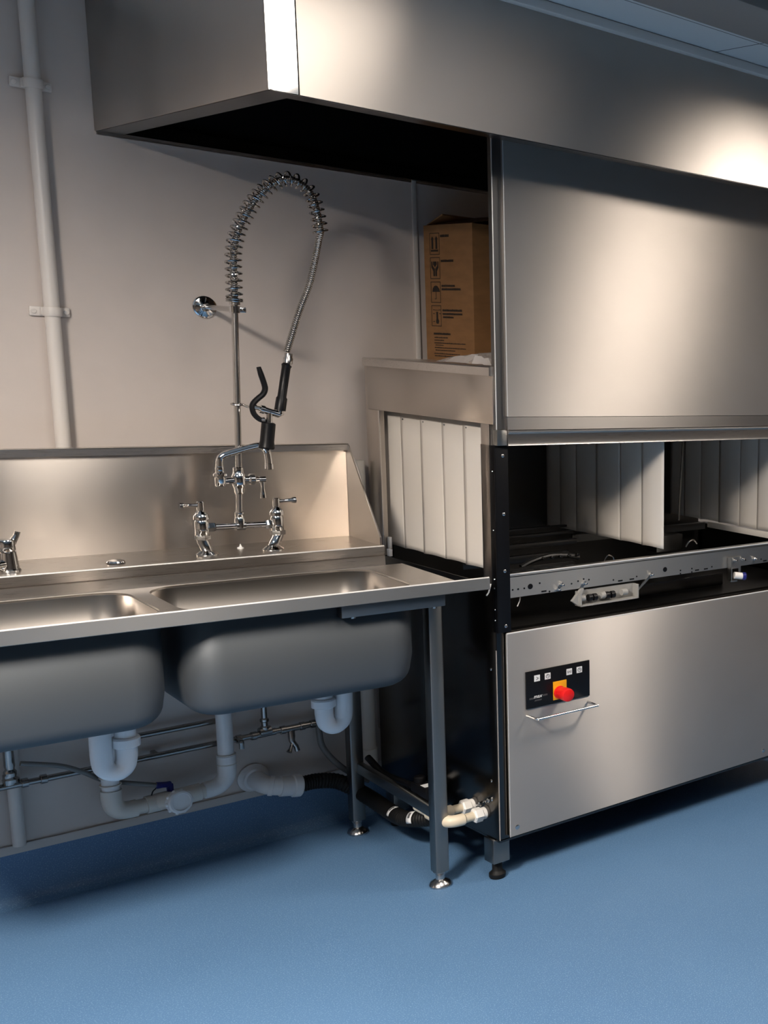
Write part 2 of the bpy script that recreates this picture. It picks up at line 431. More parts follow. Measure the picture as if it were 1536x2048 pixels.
mb.lathe([(.010, 1.095), (.0125, 1.100), (.0125, 1.110), (.015, 1.114), (.017, 1.122), (.017, 1.142), (.0145, 1.148), (.0125, 1.152), (.0125, 1.164), (.010, 1.166)], (-.434, TY, 0))
mb.tube([(-.434, TY, 1.132), (-.478, TY-.004, 1.130)], .0095, 14)
mb.lathe([(.0115, 1.118), (.013, 1.121), (.013, 1.141), (.016, 1.145), (.016, 1.150), (.010, 1.154), (.010, 1.160)], (-.478, TY-.004, 0))
mb.tube([(-.434, TY, 1.132), (-.412, TY, 1.132), (-.408, TY, 1.132), (-.398, TY, 1.132), (-.394, TY, 1.132), (-.384, TY, 1.131)], [.011, .011, .015, .015, .009, .007], 16)
vb = part(mb, 'valve_body', 'chrome', tap)
part(MB().cyl((-.386, TY, 1.131), (-.370, TY, 1.131), .009).tube([(-.378, TY, 1.130), (-.378, TY-.002, 1.105), (-.378, TY-.003, 1.094), (-.378, TY-.003, 1.082)], [.0055, .0045, .006, .0075], 12), 'lever_handle', 'chrome', vb)
sp = catmull([(-.478, TY-.004, 1.155), (-.477, TY-.004, 1.185), (-.470, TY-.006, 1.196), (-.455, TY-.010, 1.203), (-.400, TY-.022, 1.221), (-.384, TY-.026, 1.221), (-.373, TY-.028, 1.208), (-.370, TY-.029, 1.190), (-.369, TY-.029, 1.170)], 8)
mb = MB().tube(sp, .0088, 16).cyl((-.369, TY-.029, 1.176), (-.369, TY-.029, 1.160), .0105).lathe([(.010, 1.158), (.011, 1.164), (.0095, 1.170)], (-.478, TY-.004, 0))
part(mb, 'spout', 'chrome', tap)
# spring loop with the hose inside it
sc = [(-.4195, 1.595), (-.418, 1.650), (-.416, 1.712), (-.406, 1.760), (-.387, 1.806), (-.361, 1.851), (-.331, 1.886), (-.297, 1.909), (-.269, 1.910), (-.243, 1.894), (-.228, 1.868), (-.221, 1.837), (-.217, 1.811), (-.2145, 1.784)]
hs = [(-.220, 1.765), (-.230, 1.721), (-.249, 1.647), (-.276, 1.577), (-.298, 1.510), (-.312, 1.468)]
TL = lambda x: TY-.03*max(0, min(1, (x+.42)/.2))          # the loop leans a little into the room
spath = catmull([(x, TL(x), z) for x, z in sc], 40)
# resample by arc length
def resample(P, n):
    L = [0]
    for a, b in zip(P, P[1:]): L.append(L[-1]+(b-a).length)
    out = []; j = 0
    for i in range(n):
        s = L[-1]*i/(n-1)
        while j < len(L)-2 and L[j+1] < s: j += 1
        t = (s-L[j])/max(1e-9, L[j+1]-L[j]); out.append(P[j].lerp(P[j+1], t))
    return out, L[-1]
NT = 31; per = 16
P, LEN = resample(spath, NT*per+1)
hel = []
side = Vector((0, 1, 0))
for i, p in enumerate(P):
    d = (P[min(i+1, len(P)-1)]-P[max(i-1, 0)]).normalized(); n = side.cross(d).normalized(); bb = d.cross(n)
    a = 2*PI*i/per; hel.append(p+(n*math.cos(a)+bb*math.sin(a))*.0178)
mb = MB().tube(hel, .0024, 8)
for z in (1.592, 1.597): mb.tube([(-.4195+.0178*math.cos(a), TY+.0178*math.sin(a), z) for a in [2*PI*k/20 for k in range(20)]], .0021, 8, closed=True)
part(mb, 'spring', 'spring', tap)
hp, _ = resample(spath[:-20]+catmull([tuple(spath[-1])]+[(x, TL(x) - .012*i/5, z) for i, (x, z) in enumerate(hs)], 24), 330)
part(MB().tube(hp, [.0082+.0010*math.cos(PI*i) for i in range(len(hp))], 12), 'hose', 'satin_chrome', tap)
# spray gun hanging on its hook
GY = TY-.042
gun = MB()
gun.tube([(-.340, GY, 1.318), (-.340, GY, 1.308), (-.345, GY, 1.306), (-.360, GY, 1.311), (-.384, GY, 1.319)], [.0085, .0095, .0095, .0085, .0095], 14)
gun.tube([(-.366, GY, 1.312), (-.367, GY, 1.296), (-.3685, GY, 1.280)], [.0085, .0072, .0085], 14)
gun.cyl((-.388, GY, 1.320), (-.378, GY, 1.317), .0112).tube([(-.386, GY, 1.320), (-.402, GY, 1.325)], .0055)
gun.cyl((-.387, GY-.002, 1.292), (-.379, GY-.009, 1.291), .004)
g = part(gun, 'spray_gun', 'chrome', tap)
part(MB().tube([(-.317, GY, 1.437), (-.3185, GY, 1.434), (-.320, GY, 1.428), (-.334, GY, 1.352), (-.3345, GY, 1.348), (-.3405, GY, 1.316)], [.010, .0125, .0105, .0105, .013, .0135], 16), 'hand_grip', 'black_plastic', g, 'black hand grip')
part(MB().lathe([(.0085, 0), (.0115, .004), (.0115, .016), (.0095, .020), (.0095, .030)], (-.316, GY, 1.436), (.004, 0, .03), hexa=False), 'hose_ferrule', 'satin_chrome', g)
part(MB().lathe([(.012, 0), (.0165, .003), (.0165, .050), (.019, .066), (.017, .070), (.001, .068)], (-.369, GY, 1.285), (-.009, 0, -.07)), 'nozzle', 'black_plastic', g, 'black rubber nozzle guard')
lv = catmull([(-.386, GY, 1.428), (-.381, GY, 1.408), (-.375, GY, 1.385), (-.3735, GY, 1.371), (-.379, GY, 1.358), (-.390, GY, 1.348), (-.400, GY, 1.338), (-.406, GY, 1.327), (-.404, GY, 1.310), (-.396, GY, 1.298), (-.386, GY, 1.291), (-.378, GY, 1.292)], 6)
part(MB().tube(lv, [.0052+.0018*min(1, i/6)*(1 if i < 40 else .8) for i in range(len(lv))], 10), 'trigger_lever', 'black_plastic', g, 'black trigger lever')
ring = [(-.4275+.0125*math.cos(a), TY+.0125*math.sin(a), 1.329+.0015*math.sin(a)) for a in [2*PI*k/18 for k in range(18)]]
part(MB().tube(ring, .0028, 8, closed=True).tube(catmull([(-.416, TY-.008, 1.328), (-.410, TY-.028, 1.324), (-.404, GY, 1.326), (-.396, GY, 1.328)], 5), .003, 8), 'hook_ring', 'satin_chrome', tap)
# wall bracket: the flange sits on the wall, the arm runs to the pole
import mathutils
kw = lambda p: Vector((math.cos(K.th)*(p[0]-K.x)+math.sin(K.th)*(p[1]-K.y), -math.sin(K.th)*(p[0]-K.x)+math.cos(K.th)*(p[1]-K.y), p[2]))
fl = kw((1.300, YB-.001, 1.577)); nrm = kw((1.3, 0, 0))-kw((1.3, 1, 0)); ptop = Vector((-.4205, TY, 1.571))
mb = MB().lathe([(.030, 0), (.0305, .002), (.0295, .005), (.0265, .0065), (.0262, .0066), (.013, .0075), (.0115, .0085), (.0105, .018)], fl, nrm, 28)
wc = MB().cyl(ptop+Vector((0, 0, -.009)), ptop+Vector((0, 0, .009)), .0125).box(ptop.x+.008, ptop.x+.026, TY-.005, TY+.005, 1.564, 1.578, .002).cyl((ptop.x+.020, TY-.009, 1.571), (ptop.x+.020, TY-.004, 1.571), .004)
wb = part(mb, 'wall_bracket', 'chrome', tap)
part(MB().tube([fl+nrm*.012, ptop], .0068, 14), 'bracket_arm', 'satin_chrome', wb)
part(wc, 'pole_clamp', 'chrome', wb)

# small mixer tap, cut by the left edge of the picture
t2 = thing('basin_mixer_tap', 'small low chrome mixer tap with upright lever at the left end of the tap ledge', 'tap', K, (-.93, .47, .940))
part(MB().lathe([(.0225, .940), (.0225, .944), (.020, .946), (.0165, .985), (.0145, .9865)], (-.928, .470, 0)).tube(catmull([(-.928, .470, .958), (-.955, .455, .957), (-.99, .438, .955), (-1.03, .420, .950)], 5), [.0125]*8+[.0115]*8, 16), 'tap_body', 'chrome', t2)
part(MB().lathe([(.0160, .9875), (.0168, .990), (.0168, 1.012), (.015, 1.015), (.001, 1.0155)], (-.929, .470, 0)).tube([(-.922, .470, 1.000), (-.915, .470, 1.012), (-.909, .470, 1.022), (-.906, .470, 1.032)], [.009, .0075, .006, .0062], 12), 'lever_handle', 'chrome', t2)

# ------------------------------------------------------------------ dishwasher
dw = thing('rack_dishwasher', 'large stainless steel rack conveyor dishwasher with raised front door and white strip curtains', 'dishwasher', D, (.6, .35, 0))
XW = 1.24; DEP = .70
# lower cabinet
mb = MB().box(-.030, -.027, .011, .680, .125, .868, .0008).box(XW-.01, XW, .011, .68, .125, .868).box(-.029, XW, .014, .018, .13, .735).box(-.029, XW, .66, .68, .125, .868).box(-.03, XW, .012, .68, .122, .128)
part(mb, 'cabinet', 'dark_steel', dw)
part(MB().box(-.031, -.0295, .009, .0125, .13, .685), 'corner_edge', 'panel', dw)
for y, z in ((.038, .627), (.048, .299), (.047, .243), (.091, .184)): part(MB().lathe([(.004, 0), (.004, .001), (.0025, .0025)], (-.030, y, z), (-1, 0, 0), 12), 'screw', 'chrome', dw)
for y, z in ((.105, .214), (.060, .238)): part(MB().hexnut((-.030, y, z), (-.036, y, z), .007).cyl((-.036, y, z), (-.044, y, z), .0035), 'bolt', 'chrome', dw)
fp = part(MB().box(-.003, XW-.004, 0, .010, .135, .730, .0016), 'front_panel', 'panel', dw)
for x in (.018, .97): part(MB().lathe([(.007, 0), (.007, .001), (.004, .002)], (x, 0, .160), (0, -1, 0), 14), 'screw', 'satin_chrome', fp)
part(MB().tube([(-.0025, .0022, .7295), (XW-.005, .0022, .7295)], .0026, 10), 'top_fold', 'edge', fp)
part(MB().box(-.0042, -.0028, .0004, .0015, .135, .730), 'side_fold', 'edge', fp)
# pull handle
hz = .4835
hd = catmull([(.055, 0, hz), (.055, -.030, hz), (.056, -.043, hz), (.063, -.050, hz), (.072, -.051, hz), (.24, -.051, hz), (.249, -.050, hz), (.254, -.043, hz), (.255, -.030, hz), (.255, 0, hz)], 6)
part(MB().tube(hd, .0036, 12), 'pull_handle', 'chrome', fp)
# control panel
cp = part(MB().box(.050, .260, -.004, 0, .5025, .6115, .0012), 'control_panel', 'black_plastic', dw, 'black control panel with grey key symbols and red stop button')
mb = MB().box(.136, .180, -.0062, -.004, .513, .5675, .0006); part(mb, 'amber_plate', 'yellow', cp, 'amber plate behind the stop button')
part(MB().lathe([(.019, 0), (.019, .004), (.0165, .005), (.0165, .012), (.0185, .013), (.0195, .030), (.0195, .040), (.0185, .045), (.015, .047), (.001, .0475)], (.156, -.0062, .534), (0, -1, 0), 32), 'stop_button', 'red', cp, 'red mushroom stop button')
sy = []
for i, x in enumerate((.085, .119, .190, .224)):
    z = .5885
    part(MB().box(x-.009, x+.009, -.0052, -.004, z-.009, z+.009), 'key', 'white_label', cp, 'pale grey key')
    mb = MB(); y0, y1 = -.0052, -.0058
    if i == 0: mb.prism([(x-.003, z-.005), (x+.005, z), (x-.003, z+.005), (x-.003, z+.003), (x+.002, z), (x-.003, z-.003)], 1, y0, y1)
    elif i == 2:
        mb.box(x-.006, x-.004, y1, y0, z-.004, z+.004).box(x+.004, x+.006, y1, y0, z-.004, z+.004).prism([(x-.003, z-.004), (x, z+.004), (x+.003, z-.004), (x, z)], 1, y0, y1)
    else:
        mb.tube([(x+.0055*math.cos(a), -.0054, z+.0055*math.sin(a)) for a in [2*PI*k/20 for k in range(20)]], .0009, 6, closed=True)
        mb.box(x-.0006, x+.0006, y1, y0, z-.001, z+.004)
        mb.box(x-.0006, x+.003, y1, y0, z-.001, z+.0002)
    part(mb, 'key_symbol', 'grey_print', cp)
mb = MB(); mb._merge(txt('max', .0155, .25), Matrix.Translation((.0735, -.0043, .5305)) @ Matrix.Rotation(PI/2, 4, 'X'))
part(mb, 'logo_lettering', 'white_label', cp, 'white lettering reading max')
mb = MB().box(.060, .073, -.0045, -.004, .5285, .534, .0002).box(.102, .118, -.0045, -.004, .532, .537, .0002)
mb.prism([(.076, .5215), (.098, .5215), (.100, .5260), (.078, .5260)], 1, -.004, -.0045)
part(mb, 'logo_underline', 'dim_print', cp)
# upper posts with screws, and rear columns
def post(x0, x1):
    p = part(MB().box(x0, x1, .000, .022, .735, 1.249, .001).box(x0, x0+.003, .0, .066, .735, 1.249), 'corner_post', 'black_metal', dw, 'black screwed corner post')
    for z in (1.222, 1.064, .907, .753): part(MB().lathe([(.0048, 0), (.0046, .0012), (.0025, .0026)], ((x0+x1)/2+.004, 0, z), (0, -1, 0), 14), 'screw', 'satin_chrome', p)
    for z in (1.18, 1.02, .885, .86, .80, .77): part(MB().lathe([(.0025, 0), (.0012, .0015)], (x0, .012, z), (-1, 0, 0), 8), 'rivet', 'satin_chrome', p)
post(-.030, .010); post(XW-.035, XW)
# tunnel: left face with its opening, top, back
lf = MB()
lf.box(-.030, -.026, .003, .678, 1.305, 1.435, .0008)
lf.box(-.030, -.026, .024, .064, .868, 1.3045, .0008)
lf.box(-.030, -.026, .615, .678, .868, 1.3045, .0008)
lf.box(-.026, -.014, .615, .618, .868, 1.305).box(-.026, -.004, .062, .0645, .868, 1.305)
part(lf, 'entry_frame', 'hood', dw)
part(MB().box(-.031, -.027, .6125, .6185, .930, 1.304, .0006), 'entry_edge', 'steel', dw)
lip = [(-.040, 1.433), (-.040, 1.4545), (-.036, 1.4575), (XW, 1.4575), (XW, 1.433)]
part(MB().prism(lip, 1, .002, .682), 'top_cover', 'steel', dw)
part(MB().box(-.022, XW, .6835, .708, .30, 1.456, .001), 'back_panel', 'hood', dw)
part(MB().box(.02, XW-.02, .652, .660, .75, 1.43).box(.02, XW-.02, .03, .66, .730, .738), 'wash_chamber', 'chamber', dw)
mb = MB().box(-.020, -.012, .598, .610, .89, .925, .001).box(-.028, -.018, .585, .600, .868, .89, .001)
part(mb, 'curtain_stop', 'pvc', dw)
# door, raised
zt = 2.052
dprof = [(.001, .012), (.001, -.015), (XW, -.015), (XW, .012)]
door = MB().prism(dprof, 2, 1.327, zt)
do = part(door, 'lift_door', 'door', dw)
mb = MB().prism(dprof, 2, 1.292, 1.3258)
part(mb, 'door_lower_band', 'hood', do)
hp_ = [(.012, 1.290), (-.004, 1.2915), (-.018, 1.290), (-.021, 1.286), (-.014, 1.281), (-.012, 1.256), (-.014, 1.250), (-.008, 1.2485), (.006, 1.252), (.012, 1.27)]
part(MB().prism(hp_, 0, .003, XW), 'door_grip_lip', 'steel', do)
part(MB().box(-.027, .002, -.010, .012, 1.250, 1.2915, .001), 'grip_end_cap', 'tube_steel', do)
part(MB().box(-.026, .001, -.006, .012, 1.292, zt), 'side_channel', 'channel', do)
part(MB().box(-.0275, -.0255, -.0085, -.0055, 1.292, zt, .0005), 'door_edge', 'edge', do)
part(MB().box(.000, .0018, -.0162, -.0146, 1.328, zt), 'panel_fold', 'edge', do)
for x in (.26, .52): part(MB().box(x, x+.025, -.0125, -.002, 1.2475, 1.2492), 'lip_clip', 'satin_chrome', do)
# strip curtains
def curtain(xc, bounds, zb, ztop, bulge, name='strip_curtain', lab=None):
    c = part(MB().box(xc-.003, xc+.003, bounds[0], bounds[-1], ztop-.012, ztop, .001), name, 'curtain', dw, lab)
    for i, (a, b) in enumerate(zip(bounds, bounds[1:])):
        rows = []
        for zz in (0, .25, .5, .75, .97, 1):
            z = ztop-.008+(zb-ztop+.008)*zz
            row = []
            for k in range(9):
                u = k/8; y = a+(b-a)*u+(.010*u)
                off = -bulge*math.sin(PI*u)*(.35+.65*zz) - .0035*u*(1 if i % 2 == 0 else .8)
                row.append((xc+off+.002*i % .004, y, z+.004*math.sin(PI*u)*(zz > .9)))
            rows.append(row)
        part(MB().sheet(rows), 'flap', 'curtain', c, solid=.0012)
    for y in bounds[1:-1]: part(MB().lathe([(.003, 0), (.0015, .0015)], (xc-.004, y-.008, ztop-.035), (-1, 0, 0), 8), 'pin', 'grey_print', c)
curtain(.010, [.066, .207, .323, .437, .554, .668], .893, 1.318, .004)
curtain(.556, [.030, .124, .241, .360, .478, .560, .640], .910, 1.40, .008)
curtain(1.085, [.06, .165, .262, .367, .474, .56, .64], .912, 1.40, .008)
# conveyor rails
rl = MB().box(.010, XW-.02, .030, .0325, .8225, .8875).box(.010, XW-.02, .030, .055, .8865, .8895)
rail = part(rl, 'front_rail', 'rail_steel', dw)
part(MB().tube([(.010, .031, .8885), (XW-.02, .031, .8885)], .0022, 10), 'rail_edge', 'edge', rail)
part(MB().box(.010, XW-.02, .0292, .030, .881, .8828), 'rail_groove', 'chamber', rail)
def dot(x, z, r): part(MB().cyl((x, .0302, z), (x, .0292, z), r, 12, .0001), 'rail_hole', 'black_metal', rail)
for x, z in ((.035, .845), (.052, .845), (.071, .845), (.120, .854), (.224, .840), (.246, .845), (.265, .849), (.283, .845), (.369, .834), (.454, .835), (.623, .835), (.623, .825), (.669, .836), (.669, .825), (.752, .833), (.898, .840), (.969, .836), (.151, .826)): dot(x, z, .0026)
for x, z in ((.090, .848), (.562, .845), (1.06, .845)): dot(x, z, .0078)
for x, z in ((.133, .829), (.394, .829), (.436, .829), (.690, .829), (.727, .829), (.987, .829)): part(MB().box(x-.008, x+.008, .0292, .0302, z-.002, z+.002), 'rail_slot', 'black_metal', rail)
for x, z in ((.189, .842), (.177, .829), (.266, .837), (.506, .836), (.846, .845), (.882, .846), (.939, .841)):
    part(MB().hexnut((x, .030, z), (x, .024, z), .0062).cyl((x, .026, z), (x, .015, z), .0032), 'bolt', 'chrome', rail)
part(MB().box(.62, XW-.03, .600, .603, .850, .8775).box(.62, XW-.03, .585, .603, .876, .879), 'rear_rail', 'tube_steel', dw)
part(MB().box(1.076, 1.084, .05, .432, .888, .9085, .001), 'curtain_guide_strip', 'curtain', dw, 'white strip under the far curtain')
# rails and rack carrier inside, left compartment
for y, z0, z1, x1 in ((.30, .904, .920, .43), (.30, .860, .884, .40), (.42, .915, .925, .50), (.18, .850, .872, .34), (.50, .925, .932, .53)): part(MB().box(.045, x1, y, y+.003, z0, z1, .0006).box(.045, x1, y, y+.014, z1-.002, z1), 'inner_rail', 'chamber', dw)
for k in range(7): part(MB().box(.03+.045*k, .055+.045*k, .06, .17, .862, .866), 'rack_pawl', 'tube_steel', dw)
mb = MB().tube(catmull([(.20, .25, .86), (.24, .25, .875), (.30, .25, .885), (.36, .25, .880), (.40, .25, .870)], 6), .008, 10)
for k in range(5): mb.cyl((.27+.03*k, .245, .880), (.27+.03*k, .235, .880), .005)
part(mb, 'wash_arm', 'chamber', dw)
part(MB().tube(catmull([(.46, .2, .84), (.462, .2, .862), (.475, .2, .875), (.492, .2, .868), (.498, .2, .85)], 6), .002, 8), 'wire_hook', 'satin_chrome', dw)
part(MB().tube(catmull([(1.068, .56, 1.30), (1.066, .56, 1.18), (1.057, .56, 1.05), (1.048, .56, .90)], 6), .0045, 10), 'spray_pipe', 'satin_chrome', dw)
part(MB().tube(catmull([(.95, .40, .83), (.965, .40, .848), (.985, .40, .852), (1.0, .40, .838)], 6), .0035, 8), 'wire_hook', 'satin_chrome', dw)
part(MB().box(.90, 1.02, .50, .56, .80, .86, .004), 'drain_cover', 'tube_steel', dw)
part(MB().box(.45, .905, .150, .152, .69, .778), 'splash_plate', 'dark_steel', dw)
# roller bracket under the rail
mb = MB().box(.242, .448, .012, .040, .771, .7745).box(.242, .448, .037, .040, .771, .815).box(.242, .246, .012, .04, .771, .812).box(.444, .448, .012, .04, .771, .815).prism([(.222, .788), (.243, .772), (.262, .822), (.254, .822)], 1, .024, .034)
for x in (.256, .330, .405): mb.lathe([(.010, 0), (.010, .018)], (x-.009, .028, .793), (1, 0, 0), 14)
rb = part(mb, 'roller_bracket', 'grey_guide', dw)
for x in (.281, .298, .342, .361): part(MB().cyl((x-.006, .024, .792), (x+.006, .024, .792), .011), 'roller', 'black_plastic', rb)
part(MB().prism([(.449, .790), (.452, .785), (.505, .826), (.500, .832)], 1, .028, .032), 'bracket_strap', 'tube_steel', rb)
# hanging bracket with blue cap on the right
mb = MB().box(.818, .822, .010, .030, .780, .856).box(.818, .866, .026, .0295, .817, .8565).box(.864, .874, .026, .0295, .786, .8565).tube(catmull([(.820, .02, .79), (.823, .02, .78), (.832, .02, .777), (.852, .02, .777)], 5), .003, 8)
ub = part(mb, 'latch_bracket', 'rail_steel', dw)
part(MB().cyl((.838, .018, .797), (.866, .010, .792), .0115), 'latch_pin', 'nut_white', ub)
part(MB().lathe([(.011, 0), (.0135, .002), (.0135, .010), (.011, .013), (.006, .0135), (.001, .011)], (.866, .010, .792), (.85, -.45, -.05), 20), 'latch_cap', 'blue_plastic', ub, 'dark blue cap')
part(MB().tube([(.055, .026, .822), (.052, .024, .812), (.042, .020, .798)], .0022, 8), 'rail_pin', 'satin_chrome', rail)
part(MB().tube([(-.036, .02, .872), (-.044, .018, .850), (-.052, .016, .842)], .002, 8), 'cable_tie', 'nut_white', dw)
# legs
for x in (-.012, XW-.03):
    for y in (.058, .62):
        l = part(MB().box(x-.025, x+.025, y-.025, y+.025, .052, .124, .002), 'leg', 'tube_steel', dw)
        part(MB().lathe([(.014, .056), (.014, .024), (.0165, .020), (.023, .014), (.023, .005), (.021, .0005)], (x, y, 0)), 'foot', 'black_rubber', l, 'black adjustable foot')
# hose connectors on the left side
for y, z, x1 in ((.150, .200, -.060), (.088, .192, -.060)):
    mb = MB().tube(catmull([(-.036, y, z), (-.075, y, z), (-.105, y, z), (-.128, y+.008, z), (-.138, y+.035, z), (-.138, y+.10, z)], 6), [.013]*10+[.0172]*21, 18)
    h = part(mb, 'hose_elbow', 'cream', dw, 'cream plastic elbow')
    part(MB().lathe([(.016, 0), (.0215, .002), (.0215, .022), (.018, .026)], (-.040, y, z), (-1, 0, 0), hexa=True).lathe([(.0175, 0), (.0175, .010)], (-.030, y, z), (-1, 0, 0), 20), 'union_nut', 'nut_white', h, 'white union nut')

# ------------------------------------------------------------------ extraction hood
hood = thing('extraction_hood', 'long stainless steel extraction hood hanging from ceiling over sink end and dishwasher', 'extractor hood', W, (2.0, 3.15, 2.0))
HX, HY, HR = 1.075, 2.642, 3.3
part(MB().box(1.1335, HR, HY, HY+.003, 2.000, 2.317), 'front_panel', 'hood', hood)
part(MB().prism([(HX, HY+.0035), (1.1305, HY-.0004), (1.1305, HY+.004), (HX, HY+.006)], 2, 2.000, 2.317), 'corner_trim', 'bright_trim', hood, 'bright polished corner strip')
part(MB().box(1.1302, 1.1338, HY+.002, HY+.004, 2.0, 2.317), 'corner_joint', 'black_metal', hood)
part(MB().box(HX, HX+.003, HY+.0036, YB-.002, 2.000, 2.317, .0006), 'side_panel', 'hood', hood)
# inward flange round the open underside
fw = .056
part(MB().box(HX+.003, HR, HY+.003, HY+fw, 1.9985, 2.001).box(HX+.003, HX+fw, HY+fw, YB-fw*.6, 1.9985, 2.001).box(HX+.003, HR, YB-fw*.6, YB-.002, 1.9985, 2.001)
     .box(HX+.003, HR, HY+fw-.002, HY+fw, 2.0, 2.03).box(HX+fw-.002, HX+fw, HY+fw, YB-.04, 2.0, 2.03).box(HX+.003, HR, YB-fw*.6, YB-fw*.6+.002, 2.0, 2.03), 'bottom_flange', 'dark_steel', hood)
part(MB().box(HX+.003, HR, YB-.006, YB-.001, 1.992, 2.002), 'rear_edge', 'steel', hood)
part(MB().box(HX+.01, HR, HY+.01, YB-.01, 2.20, 2.204).box(HX+.004, HX+.008, HY+.004, YB-.01, 2.002, 2.204).box(HX+.004, HR, HY+.004, HY+.008, 2.002, 2.204).box(HX+.004, HR, YB-.010, YB-.007, 2.002, 2.204), 'shade_lining', 'black_metal', hood)  # black sheets added inside the hood to stand for its shade

# ------------------------------------------------------------------ box and film on top of the dishwasher
bx = Frame(*[D.w((.155, .40, 0))[i] for i in (0, 1)], D.th+math.radians(0))
box = thing('cardboard_box', 'open brown cardboard box with shipping symbols standing on the dishwasher top', 'box', bx, (0, 0, 1.4578))
BW, BD, BH, z0 = .34, .270, .400, 1.4582
mb = MB()
mb.box(0, .004, 0, BD, z0, z0+BH).box(BW-.004, BW, 0, BD, z0, z0+BH).box(.004, BW-.004, 0, .004, z0, z0+BH).box(.004, BW-.004, BD-.004, BD, z0, z0+BH).box(.004, BW-.004, .004, BD-.004, z0, z0+.004)
part(mb, 'carton', 'card', box)
zT = z0+BH
part(MB().prism([(0, zT), (.003, zT), (.118, zT+.030), (.117, zT+.034)], 1, .006, BD-.006), 'flap', 'card', box)
part(MB().prism([(BW, zT), (BW-.003, zT), (BW-.12, zT+.045), (BW-.118, zT+.049)], 1, .006, BD-.006), 'flap', 'card', box)
part(MB().prism([(BD, zT), (BD-.003, zT), (BD-.10, zT+.028), (BD-.098, zT+.032)], 0, .006, BW-.006), 'flap', 'card', box)
# printing on the left face: u runs from the rear edge to the front edge, v down from the top
UW, VH = 715.0, 1855.0
def P2(u, v): return (BD*(1-(u-65)/UW), zT-(v-105)/VH*BH)
mb = MB(); xs0, xs1 = -.0006, .0
def q(u0, u1, v0, v1):
    a = P2(u0, v0); b = P2(u1, v1); mb.box(xs0, xs1, b[0], a[0], b[1], a[1])
def poly(pts): mb.prism([P2(*p) for p in pts], 0, xs0, xs1)
def frame(v0, v1):
    q(155, 300, v0, v0+9); q(155, 300, v1-9, v1); q(155, 159, v0, v1); q(296, 300, v0, v1)
for v0, v1 in ((212, 508), (543, 838), (875, 1165), (1200, 1490)): frame(v0, v1)
for u in (195, 255): poly([(u-22, 300), (u, 258), (u+22, 300), (u+13, 300), (u+13, 430), (u-13, 430), (u-13, 300)])
q(172, 278, 440, 466)
poly([(200, 600), (250, 600), (252, 640), (225, 676), (198, 640)])
poly([(172, 600), (186, 600), (190, 660), (222, 700), (222, 800), (200, 800), (200, 730), (172, 680)])
poly([(278, 600), (264, 600), (260, 660), (230, 700), (230, 800), (252, 800), (252, 730), (278, 680)])
poly([(176, 1015), (184, 970), (208, 935), (228, 928), (250, 935), (276, 970), (290, 1015)])
q(228, 233, 1015, 1110); q(210, 232, 1108, 1116)
poly([(226, 1290), (250, 1290), (252, 1380), (266, 1420), (258, 1452), (240, 1456), (224, 1445), (220, 1420), (228, 1380)])
for v in (1258, 1310, 1420): q(178, 200, v, v+10); q(270, 296, v, v+10) if v < 1400 else None
for k in range(4): q(205+k*18, 217+k*18, 1262, 1270)
def line(u0, u1, v0, v1, gap=6):
    u = u0
    while u < u1:
        w = random.choice((14, 18, 24, 30)); q(u, min(u1, u+w), v0+random.uniform(-2, 2), v1); u += w+gap
line(315, 440, 240, 274, 4); line(315, 500, 580, 610, 4); line(318, 512, 920, 946, 4); line(318, 596, 966, 994, 4)
line(322, 610, 1254, 1282, 4); line(322, 612, 1304, 1330, 4); line(328, 482, 1350, 1374, 4)
line(180, 430, 1580, 1606, 4); line(190, 390, 1638, 1652); line(188, 330, 1676, 1690); line(186, 650, 1714, 1728); line(200, 320, 1745, 1757)
line(190, 650, 1780, 1793); line(200, 500, 1815, 1828); line(180, 562, 1862, 1875); line(186, 680, 1894, 1908)
part(mb, 'printed_symbols', 'ink', box, 'dark printed handling symbols and lines of text')
# crumpled clear film
rows = []
for i in range(11):
    row = []
    for j in range(15):
        u, v = i/10, j/14
        x = -.030+.175*u; y = .030+.33*(1-v)*(.75+.25*u)
        h = .006+.046*max(0, math.sin(PI*min(1, (1-v)*.2+v*1.05)))*(.25+.9*v)*(.3+.7*u)+random.uniform(0, .011)*(.3+v)
        row.append((x+random.uniform(-.006, .006), y+random.uniform(-.006, .006), 1.459+h*(0.15 if i in (0, 10) or j in (0, 14) else 1)))
    rows.append(row)
single(MB().sheet(rows), 'plastic_film', 'film', 'crumpled clear plastic wrapping lying in front of the cardboard box', 'plastic wrap', D, (.08, .15, 1.458), ang=25)

# ------------------------------------------------------------------ pipes on the wall
wp = thing('wall_conduit', 'white painted vertical pipe clipped to wall left of the hood', 'pipe', W, (.948, YB, 1.1))
part(MB().tube([(.948, YB-.026, 1.02), (.948, YB-.026, 2.318)], .0165, 20), 'pipe', 'white_paint', wp)
for z in (2.085, 1.542):
    part(MB().lathe([(.0195, -.011), (.0205, -.008), (.0205, .008), (.0195, .011)], (.948, YB-.026, z)).box(.948-.042, .948+.042, YB-.010, YB-.001, z-.012, z+.012, .003).cyl((.948-.034, YB-.013, z), (.948-.034, YB-.008, z), .006).cyl((.948+.034, YB-.013, z), (.948+.034, YB-.008, z), .006).box(.948-.022, .948+.022, YB-.026, YB-.004, z-.010, z+.010, .002), 'pipe_clip', 'white_paint', wp)
single(MB().tube([(.783, YB-.020, .168), (.783, YB-.020, .60)], .0145, 18), 'service_pipe', 'white_paint', 'short white vertical pipe on the wall under the left bowl', 'pipe', W, (.783, YB-.02, .168))
